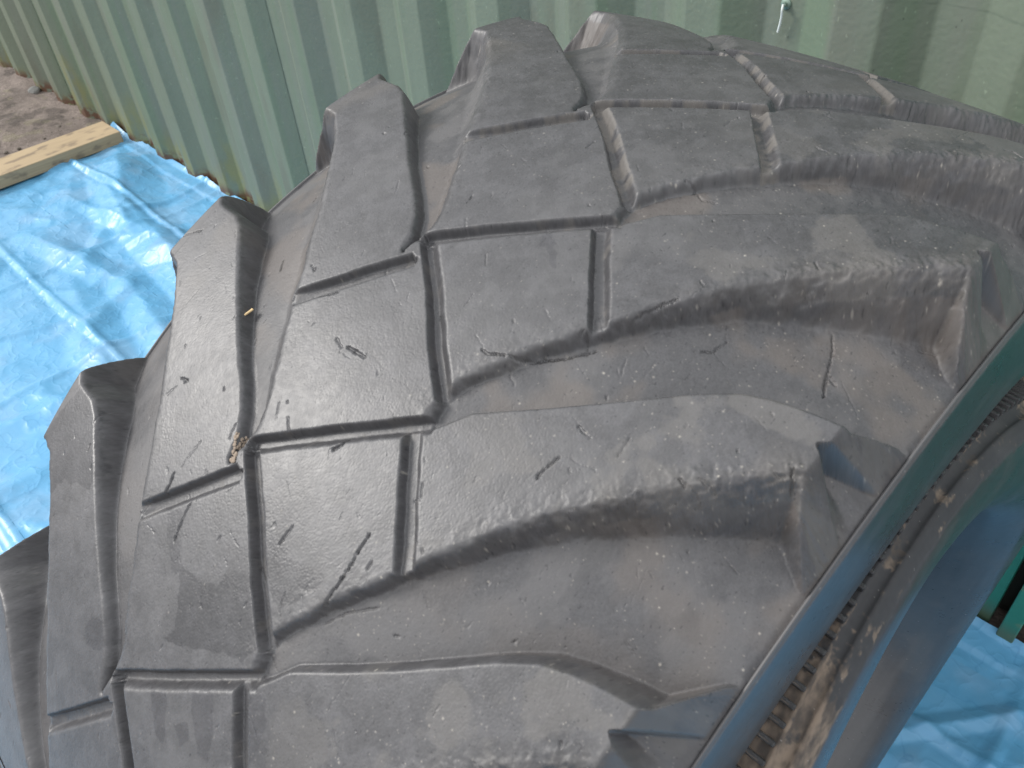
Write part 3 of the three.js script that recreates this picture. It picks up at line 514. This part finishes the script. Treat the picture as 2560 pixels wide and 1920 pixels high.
    // a block keeps its largest connected piece; crumbs beyond it go to whatever surrounds them
    for (let pass = 0; pass < 9; pass++) {
      const comp = new Int32Array(nw * nq).fill(-1), sizes = [], best = new Map(), touch = []; const stack = new Int32Array(nw * nq);
      for (let s = 0; s < nw * nq; s++) { if (comp[s] >= 0) continue; const id = sizes.length; let n = 0, top = 0; stack[top++] = s; comp[s] = id; const near = new Map();
        while (top) { const c = stack[--top], i = Math.floor(c / nq), j = c % nq; n++; for (const [di, dj] of [[1, 0], [-1, 0], [0, 1], [0, -1]]) { const a = i + di, b = j + dj; if (a < 0 || b < 0 || a >= nw || b >= nq) continue; const d = a * nq + b; if (KEY[d] === KEY[s]) { if (comp[d] < 0) { comp[d] = id; stack[top++] = d; } } else near.set(KEY[d], (near.get(KEY[d]) || 0) + 1); } }
        sizes.push(n); touch.push(near); const k = KEY[s]; if (!best.has(k) || sizes[best.get(k)] < n) best.set(k, id); }
      const to = sizes.map((n, id) => null); let moved = 0;
      for (let s = 0; s < nw * nq; s++) { const id = comp[s]; if (best.get(KEY[s]) === id) continue; if (KEY[s].endsWith('g') && sizes[id] > grooveLeast) { to[id] = KEY[s] + id; continue; } if (!to[id]) { let m = 0, w = KEY[s]; for (const [k, c] of touch[id]) if (c > m) { m = c; w = k; } to[id] = w; } }
      for (let s = 0; s < nw * nq; s++) if (to[comp[s]]) { KEY[s] = to[comp[s]]; moved++; }
      if (!moved) break;
    }
    const byKey = new Map();
    for (let i = 0; i < nw; i++) for (let j = 0; j < nq; j++) { const key = KEY[i * nq + j]; if (!byKey.has(key)) byKey.set(key, []); byKey.get(key).push((i + 1) * (nq + 1) + j); }
    for (const [key, cells] of byKey) {
      const re = new Map(), p = [], n = [], u = [], I = []; const v = (k) => { let m = re.get(k); if (m === undefined) { m = re.size; re.set(k, m); p.push(P[k * 3], P[k * 3 + 1], P[k * 3 + 2]); n.push(N[k * 3], N[k * 3 + 1], N[k * 3 + 2]); u.push(U[k * 2], U[k * 2 + 1]); } return m; };
      for (const c of cells) { const a = v(c), b = v(c + 1), e = v(c + nq + 1), d = v(c + nq + 2); I.push(a, b, e, b, d, e); }
      if (!groups.has(key)) groups.set(key, []); groups.get(key).push({ p, n, u, I });
    }
  }
  const qsAt = (n) => { const a = []; for (let j = 0; j <= n; j++) a.push((j / n * 2 - 1) * LIPQ); return a; };
  const HA = -1.4, HB = 4.5; // finely modelled arc (the rest of the tyre repeats it coarsely)
  patch(HA, HB, Math.round((HB - HA) * 190), qsAt(620), 700);
  patch(HB, HA + 24, Math.round((24 - HB + HA) * 40), qsAt(150), 40);
  const toGeo = (L) => {
    let nv = 0, ni = 0; for (const s of L) { nv += s.p.length / 3; ni += s.I.length; }
    const p = new Float32Array(nv * 3), n = new Float32Array(nv * 3), u = new Float32Array(nv * 2), I = new Uint32Array(ni); let a = 0, b = 0;
    for (const s of L) { p.set(s.p, a * 3); n.set(s.n, a * 3); u.set(s.u, a * 2); for (let k = 0; k < s.I.length; k++) I[b + k] = s.I[k] + a; a += s.p.length / 3; b += s.I.length; }
    const g = new THREE.BufferGeometry(); g.setAttribute('position', new THREE.BufferAttribute(p, 3)); g.setAttribute('normal', new THREE.BufferAttribute(n, 3)); g.setAttribute('uv', new THREE.BufferAttribute(u, 2)); g.setIndex(new THREE.BufferAttribute(I, 1)); return g;
  };
  // join keys that name the same lug on either side of the seam (numbers repeat every 24)
  const joined = new Map();
  for (const [key, L] of groups) { let k = key; if (!key.startsWith('casing')) { const n = ((parseInt(key.slice(1)) % 24) + 24) % 24; k = key[0] + n + key.match(/[gio]\d*$/)[0]; } if (!joined.has(k)) joined.set(k, []); joined.get(k).push(...L); }
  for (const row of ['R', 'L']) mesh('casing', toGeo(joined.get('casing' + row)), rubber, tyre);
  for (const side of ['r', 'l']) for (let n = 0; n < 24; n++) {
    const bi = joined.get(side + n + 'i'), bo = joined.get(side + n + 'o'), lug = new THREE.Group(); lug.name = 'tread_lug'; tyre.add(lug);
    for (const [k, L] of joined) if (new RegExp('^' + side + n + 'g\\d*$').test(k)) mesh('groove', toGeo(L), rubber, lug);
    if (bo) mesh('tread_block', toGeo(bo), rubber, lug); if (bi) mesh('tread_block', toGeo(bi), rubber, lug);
  }

  // --- sidewalls: shoulder lip, smooth buttress, undercut with ribs, dirty ledge, bulge, bead
  const prof = [[0.2635, 0.607], [0.2642, 0.6082], [0.2652, 0.6082], [0.2657, 0.6066], [0.2658, 0.6052], [0.2664, 0.6046], [0.2669, 0.603], [0.2673, 0.598], [0.268, 0.585], [0.2686, 0.56], [0.269, 0.53], [0.2688, 0.505], [0.2684, 0.489], [0.2675, 0.484], [0.266, 0.481], [0.263, 0.479], [0.258, 0.476], [0.2545, 0.471], [0.254, 0.464], [0.2565, 0.459], [0.262, 0.456], [0.272, 0.4545], [0.2825, 0.4535], [0.2845, 0.455], [0.2867, 0.455], [0.288, 0.452], [0.292, 0.45], [0.2955, 0.449], [0.297, 0.4505], [0.2995, 0.4503], [0.302, 0.447], [0.307, 0.44], [0.311, 0.43], [0.3135, 0.418], [0.315, 0.4], [0.314, 0.38], [0.308, 0.36], [0.3, 0.343], [0.29, 0.328], [0.27, 0.316], [0.245, 0.308], [0.222, 0.306], [0.215, 0.309], [0.213, 0.316]];
  const inner = [[0.213, 0.316], [0.226, 0.335], [0.246, 0.352], [0.262, 0.375], [0.268, 0.4], [0.258, 0.425], [0.24, 0.442], [0.234, 0.47], [0.238, 0.51], [0.248, 0.54], [0.246, 0.575], [0.225, 0.596], [0.18, 0.613], [0.12, 0.627], [0.06, 0.634], [0.0, 0.636]];
  const dense = (L, step) => { const o = []; for (let i = 0; i + 1 < L.length; i++) { const n = Math.max(1, Math.round(Math.hypot(L[i + 1][0] - L[i][0], L[i + 1][1] - L[i][1]) / step)); for (let k = 0; k < n; k++) o.push([mix(L[i][0], L[i + 1][0], k / n), mix(L[i][1], L[i + 1][1], k / n)]); } o.push(L[L.length - 1]); return o; };
  const len = (L) => { const a = [0]; for (let i = 1; i < L.length; i++) a.push(a[i - 1] + Math.hypot(L[i][0] - L[i - 1][0], L[i][1] - L[i - 1][1])); return a; };
  const ring = (L, sgn, n, rough = 0) => { const D = dense(L, 0.006), S = len(D); const g = gridGeometry(n, D.length - 1, (i, j) => { const a = i / n * 2 * Math.PI, r = D[j][1] + rough * (vn(i * 0.7, j * 0.8, Math.round(n * 0.7)) - 0.5); const th = Math.abs(a > Math.PI ? a - 2 * Math.PI : a) * 180 / Math.PI, sag = (-0.022 + 0.045 * ss(0, 75, th)) * ss(0.48, 0.452, r) * ss(0.306, 0.36, r); return [sgn * (D[j][0] + sag), r * Math.cos(a), -r * Math.sin(a)]; }, (i, j) => [i / n * 2, S[j] / 0.6]); if (sgn > 0) { const a = g.index.array; for (let q = 0; q < a.length; q += 3) [a[q], a[q + 1]] = [a[q + 1], a[q]]; g.computeVertexNormals(); } return g; };
  const SL = len(dense(prof, 0.006)), total = SL[SL.length - 1];
  const sAt = (r) => { const D = dense(prof, 0.006); for (let i = 0; i < D.length; i++) if (D[i][1] <= r && i > 3) return SL[i]; return total; };
  const sA = sAt(0.478), sB = sAt(0.4475) + 0.012; // undercut and ledge, where soil lodges
  const SWW = 2048, SWH = 768;
  const swRough = new Uint8Array(SWW * SWH);
  const swMap = texture(SWW, SWH, (i, j, o) => {
    const U = i / SWW, u = U * 3, s = j / SWH * 0.6; // u counts 0.5 m runs, three to half the tyre's girth
    const n = fbm(u * 10, s * 16, 4, 30), f = fbm(u * 140, s * 220, 3, 420), lines = fbm(u * 4, s * 420, 3, 12);
    let v = 0.036 * (1 + 0.4 * (n - 0.5) + 0.25 * (f - 0.5) + 0.2 * (lines - 0.5)), r = v, g = v * 1.02, b = v * 1.1, rough = 0.31 + 0.1 * (n - 0.5) + 0.1 * (f - 0.5);
    const film = ss(0.5, 0.75, fbm(u * 12, s * 30 + 40, 5, 36)) * 0.2; r = mix(r, 0.09, film); g = mix(g, 0.088, film); b = mix(b, 0.085, film); rough += film * 0.3;
    const lip = ss(0.012, 0.004, s + 0.005 * (f - 0.5)); r = mix(r, 0.1, lip * 0.8); g = mix(g, 0.098, lip * 0.8); b = mix(b, 0.1, lip * 0.8); rough += 0.2 * lip; // scuffed moulding flash
    const w2 = fbm(u * 30, s * 60 + 9, 4, 90), band = ss(sA - 0.004, sA + 0.004, s + 0.006 * (w2 - 0.5)) * ss(sB + 0.004, sB - 0.004, s + 0.008 * (w2 - 0.5));
    const lodged = ss(0.93, 0.82, U + 0.05 * (fbm(u * 20, 3.1, 3, 60) - 0.5)) * ss(0.06, 0.25, U), soil = band * ss(0.6 - 0.42 * lodged, 0.75 - 0.36 * lodged, fbm(u * 26, s * 110 + 60, 4, 78) * 0.7 + 0.3 * f); const tone = ss(0.25, 0.75, fbm(u * 44, s * 170 + 20, 5, 132));
    r = mix(r, mix(0.06, 0.2, tone), soil); g = mix(g, mix(0.05, 0.155, tone), soil); b = mix(b, mix(0.043, 0.118, tone), soil); rough = mix(rough, 0.9, band);
    const sp = vn(u * 460, s * 700, 1380); if (sp > 0.984) { r = mix(r, 0.4, 0.5); g = mix(g, 0.38, 0.5); b = mix(b, 0.36, 0.5); rough += 0.2; }
    o[0] = r; o[1] = g; o[2] = b; swRough[j * SWW + i] = clamp(rough) * 255;
  });
  const swR = texture(SWW, SWH, (i, j, o) => { o[1] = swRough[j * SWW + i] / 255; o[0] = o[2] = 0; }, false);
  const swB = texture(512, 512, (i, j, o) => { const x = i / 512, y = j / 512; o[0] = o[1] = o[2] = 0.6 * fbm(x * 12, y * 20, 4, 12) + 0.4 * fbm(x * 90, y * 120, 3, 90); }, false);
  const side = new THREE.MeshPhysicalMaterial({ map: swMap, roughnessMap: swR, bumpMap: swB, bumpScale: 0.0004, roughness: 1, ior: 1.62 });
  const liner = new THREE.MeshStandardMaterial({ color: new THREE.Color().setRGB(0.025, 0.025, 0.027), roughness: 0.75 });
  const ribShape = new RoundedBoxGeometry(0.034, 0.009, 0.0042, 2, 0.0013);
  for (const sgn of [1, -1]) {
    const sw = mesh('sidewall', ring(prof, sgn, 360), side, tyre);
    for (let k = 0; k < 210; k++) { const a = k / 210 * Math.PI * 2; const rb = mesh('rib', ribShape, side, sw); const td = Math.abs(a > Math.PI ? a - 2 * Math.PI : a) * 180 / Math.PI; rb.position.set(sgn * (0.2665 + (-0.022 + 0.045 * ss(0, 75, td)) * 0.8), 0.4565 * Math.cos(a), -0.4565 * Math.sin(a)); rb.rotation.x = -a; rb.rotation.order = 'XYZ'; }
  }
  const lg = [...inner.map(([q, r]) => [q, r]), ...inner.slice(0, -1).reverse().map(([q, r]) => [-q, r])];
  mesh('inner_liner', ring(lg, 1, 180), liner, tyre);
  tag(tyre, 'large worn black tractor tyre with chevron lugs standing on the tarp', 'tyre');
}

// ---------------------------------------------------------------- small things lying about
{
  const r = rng(404), geos = [];
  const stoneGeo = (s, seed, flat = 0.6) => { const g = new THREE.IcosahedronGeometry(s, 2); const p = g.attributes.position; for (let i = 0; i < p.count; i++) { const x = p.getX(i), y = p.getY(i), z = p.getZ(i), k = 0.72 + 0.56 * vn(x / s * 1.3 + seed, (y + z * 0.6) / s * 1.3 + seed * 3); p.setXYZ(i, x * k, y * k * flat, z * k); } g.computeVertexNormals(); return g; };
  for (let i = 0; i < 420; i++) { const g = stoneGeo(0.004 + 0.014 * r() ** 3, i * 1.7); g.rotateY(r() * 6); g.translate(-4.25 - 2.2 * r() ** 0.8, 0.002, -1.27 + 1.1 * r()); geos.push(g); }
  const soil = mesh('gravel', mergeGeometries(geos), new THREE.MeshStandardMaterial({ color: new THREE.Color().setRGB(0.15, 0.13, 0.112), roughness: 1 }));
  soil.userData = { kind: 'stuff' }; tag(soil, 'small stones scattered on the bare soil', 'gravel', { kind: 'stuff' });
  const st = mesh('stone', stoneGeo(0.03, 12.3, 0.7), new THREE.MeshStandardMaterial({ color: new THREE.Color().setRGB(0.2, 0.2, 0.19), roughness: 0.95 }));
  st.position.set(-5.0, 0.016, -1.265); tag(st, 'pale grey stone lying against the foot of the container', 'stone');
  const sg = new THREE.TubeGeometry(new THREE.CatmullRomCurve3([[0, 0, 0], [0.004, 0.0012, 0.006], [0.007, 0.0008, 0.013], [0.012, 0.0006, 0.018]].map((p) => new THREE.Vector3(...p))), 12, 0.0009, 6);
  const sb = new THREE.TubeGeometry(new THREE.CatmullRomCurve3([[0.001, 0.0008, -0.001], [0.004, 0.0022, 0.004], [0.0062, 0.0016, 0.01]].map((p) => new THREE.Vector3(...p))), 8, 0.0008, 6);
  const straw = mesh('straw', mergeGeometries([sg, sb]), new THREE.MeshStandardMaterial({ color: new THREE.Color().setRGB(0.62, 0.46, 0.25), roughness: 0.8 }));
  const place = (o, w, q, lift) => { const T = tread(w, q), th = (w + W0) * PITCH, rr = T.r + lift, v = new THREE.Vector3(q, rr * Math.cos(th), -rr * Math.sin(th)).applyAxisAngle(new THREE.Vector3(0, 0, 1), -0.0533).add(new THREE.Vector3(-0.37867, 1.61 - 0.93253, -0.49709)); o.position.copy(v); o.rotation.x = -th; };
  place(straw, 0.985, -0.132, 0.005); straw.rotateY(-0.7); tag(straw, 'short dry straw lying in a valley of the tyre tread', 'straw');
  const grit = []; for (let i = 0; i < 70; i++) { const g = stoneGeo(0.0006 + 0.0009 * r(), i); const w = 0.505 + 0.09 * r(), q = -0.047 - (w - 0.5) * 0.1 - 0.006 * r(), o = new THREE.Object3D(); place(o, w, q, 0.0004); o.updateMatrix(); g.applyMatrix4(o.matrix); grit.push(g); }
  tag(mesh('grit', mergeGeometries(grit), new THREE.MeshStandardMaterial({ color: new THREE.Color().setRGB(0.26, 0.21, 0.165), roughness: 1 })), 'pale grit lodged at the tip of a tread valley', 'grit', { kind: 'stuff' });
}

renderer.render(scene, camera);
